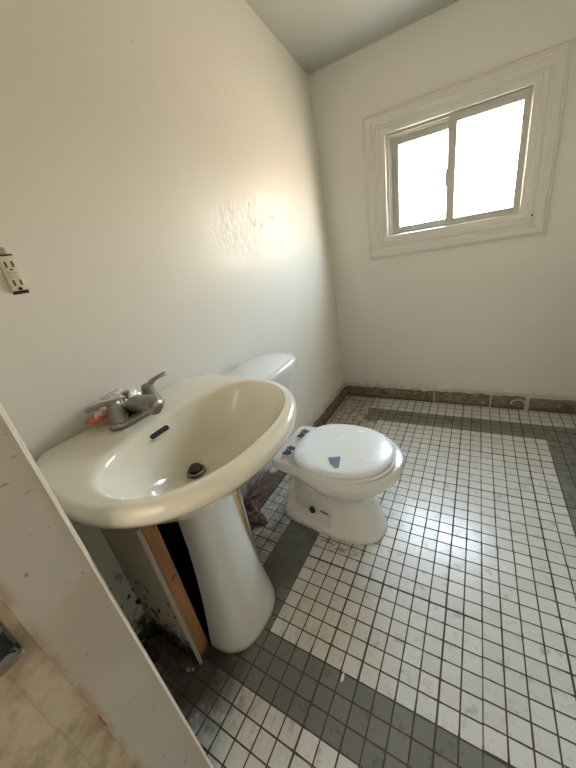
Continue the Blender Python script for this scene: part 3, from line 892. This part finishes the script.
rings(bm, [trect_dense(a_, b_, c_, d_, z, r, .32) for z, a_, b_, c_, d_, r in lk])
adopt(link('tank_lid', bm, M['toilet'], angle=45), toi)
bm = bmesh.new(); tube(bm, [(-2.72, 7.6, 12.6), (-2.4, 7.6, 12.6)], .28, 14); tube(bm, [(-2.36, 7.6, 12.6), (-2.3, 8.9, 12.45)], .12, 10, .6)
adopt(link('flush_lever', bm, M['chrome']), toi)

# ------------------------------------------------------------------ outlet on the left wall (no cover plate)
WXo = -7.29
out_ = thing('power_outlet', 'almond outlet without cover plate, high on the left wall', 'outlet', (WXo, -1.8, 22.9))
bm = bmesh.new(); box(bm, WXo-.1, WXo+.14, -2.16, -1.49, 22.98, 24.42, .05)
face = adopt(link('face', bm, M['almond'], angle=40), out_)
bm = bmesh.new()
box(bm, WXo-.3, WXo+.02, -2.12, -1.51, 22.84, 24.5)
adopt(link('box_recess', bm, M['dark'], smooth=False), out_)
bm = bmesh.new()
for zc in (24.08, 23.32):
    for dy in (-.12, .13):
        box(bm, WXo+.13, WXo+.155, -1.83+dy-.028, -1.83+dy+.028, zc-.12, zc+.12)
    tube(bm, [(WXo+.13, -1.83, zc-.26), (WXo+.155, -1.83, zc-.26)], .075, 10)
o = link('slots', bm, M['dark'], smooth=False); o.parent = face
for zc in (23.78, 23.62):
    bm = bmesh.new(); box(bm, WXo+.12, WXo+.19, -2.0, -1.66, zc-.06, zc+.06, .02)
    o = link('button', bm, M['almond'], angle=40); o.parent = face
bm = bmesh.new(); box(bm, WXo-.10, WXo-.02, -1.99, -1.66, 22.7, 24.78, .02)
strap = adopt(link('mounting_strap', bm, M['screw'], angle=40), out_)
bm = bmesh.new(); tube(bm, [(WXo, -1.83, 24.72), (WXo+.06, -1.83, 24.72)], .08, 12)
o = link('screw', bm, M['screw']); o.parent = strap

# latch strike plate let into the bare jamb
BX = .65
eb = thing('strike_plate', 'small metal strike plate with a square dark latch hole in the bare brown jamb', 'strike plate', (BX, -8.7, 14.1))
bm = bmesh.new(); box(bm, BX-.03, BX+.035, -9.25, -8.41, 14.15, 15.5, .12, 4)
plate = adopt(link('plate', bm, M['steel'], angle=40), eb)
bm = bmesh.new(); box(bm, BX, BX+.045, -9.0, -8.48, 14.5, 15.16, .05)
o = link('latch_hole', bm, M['dark'], angle=40); o.parent = plate
bm = bmesh.new(); tube(bm, [(BX+.035, -8.74+.20*math.cos(a_), 14.36+.16*math.sin(a_)) for a_ in [.2+i*.28 for i in range(8)]], .03, 6)
o = link('screw_slot', bm, M['dark'], angle=40); o.parent = plate
bm = bmesh.new(); tube(bm, [(BX+.03, -8.46, 14.38+.05*i) for i in range(5)], .03, 6)
o = link('screw_slot', bm, M['dark'], angle=40); o.parent = plate

# small white chip on the grey band
bm = bmesh.new(); lump(bm, (5.18, -.22, .04), 1, .09, .24, .07, 77, 2, .5)
tag(link('plaster_chip', bm, M['bead']), 'small white plaster chip lying on the grey tile band in front', 'debris')
# ------------------------------------------------------------------ light
w = bpy.data.worlds.new('world'); sc.world = w; w.use_nodes = True
nt = w.node_tree; bg = nt.nodes['Background']
tc = nt.nodes.new('ShaderNodeTexCoord'); sx_ = nt.nodes.new('ShaderNodeSeparateXYZ'); nt.links.new(tc.outputs['Generated'], sx_.inputs[0])
cr = nt.nodes.new('ShaderNodeValToRGB'); nt.links.new(sx_.outputs[2], cr.inputs[0])
cr.color_ramp.elements[0].position = 0.0; cr.color_ramp.elements[0].color = (.60, .48, .36, 1)
e = cr.color_ramp.elements.new(.02); e.color = (1.0, .84, .67, 1)
e = cr.color_ramp.elements.new(.13); e.color = (1.0, .94, .86, 1)
cr.color_ramp.elements[-1].position = .32; cr.color_ramp.elements[-1].color = (.70, .85, 1.0, 1)
nt.links.new(cr.outputs[0], bg.inputs['Color']); bg.inputs['Strength'].default_value = 20.0

# window portal keeps the daylight sampling clean
def portal(name, x, y, z, sxx, szz, rot):
    l = bpy.data.lights.new(name, 'AREA'); l.shape = 'RECTANGLE'; l.size = sxx*U; l.size_y = szz*U
    l.cycles.is_portal = True
    o = bpy.data.objects.new(name, l); COL.objects.link(o); o.location = V(x, y, z); o.rotation_euler = rot
portal('window_portal', (WX0+WX1)/2, YB+3.3, (WZ0+WZ1)/2, WX1-WX0, WZ1-WZ0, (-PI/2, 0, 0))
portal('hall_portal', 10, HALL-2.1, 25, 16, 26, (PI/2, 0, 0))

# ------------------------------------------------------------------ camera
cam = bpy.data.cameras.new('camera'); co = bpy.data.objects.new('camera', cam); COL.objects.link(co)
CR = [[0.862183, 0.48117, -0.15848], [0.06281, -0.411951, -0.909039], [-0.502689, 0.773803, -0.385399]]
CP = [10.3013, -8.4713, 22.5967]
m = Matrix(((CR[0][0], -CR[1][0], -CR[2][0], CP[0]*U), (CR[0][1], -CR[1][1], -CR[2][1], CP[1]*U), (CR[0][2], -CR[1][2], -CR[2][2], CP[2]*U), (0, 0, 0, 1)))
co.matrix_world = m
cam.sensor_fit = 'HORIZONTAL'; cam.sensor_width = 36; cam.lens = 308.105/576*36
cam.clip_start = .01
sc.camera = co
sc.view_settings.view_transform = 'Standard'; sc.view_settings.look = 'None'; sc.view_settings.gamma = 1
sc.view_settings.use_curve_mapping = False
sc.view_settings.exposure = 1.32
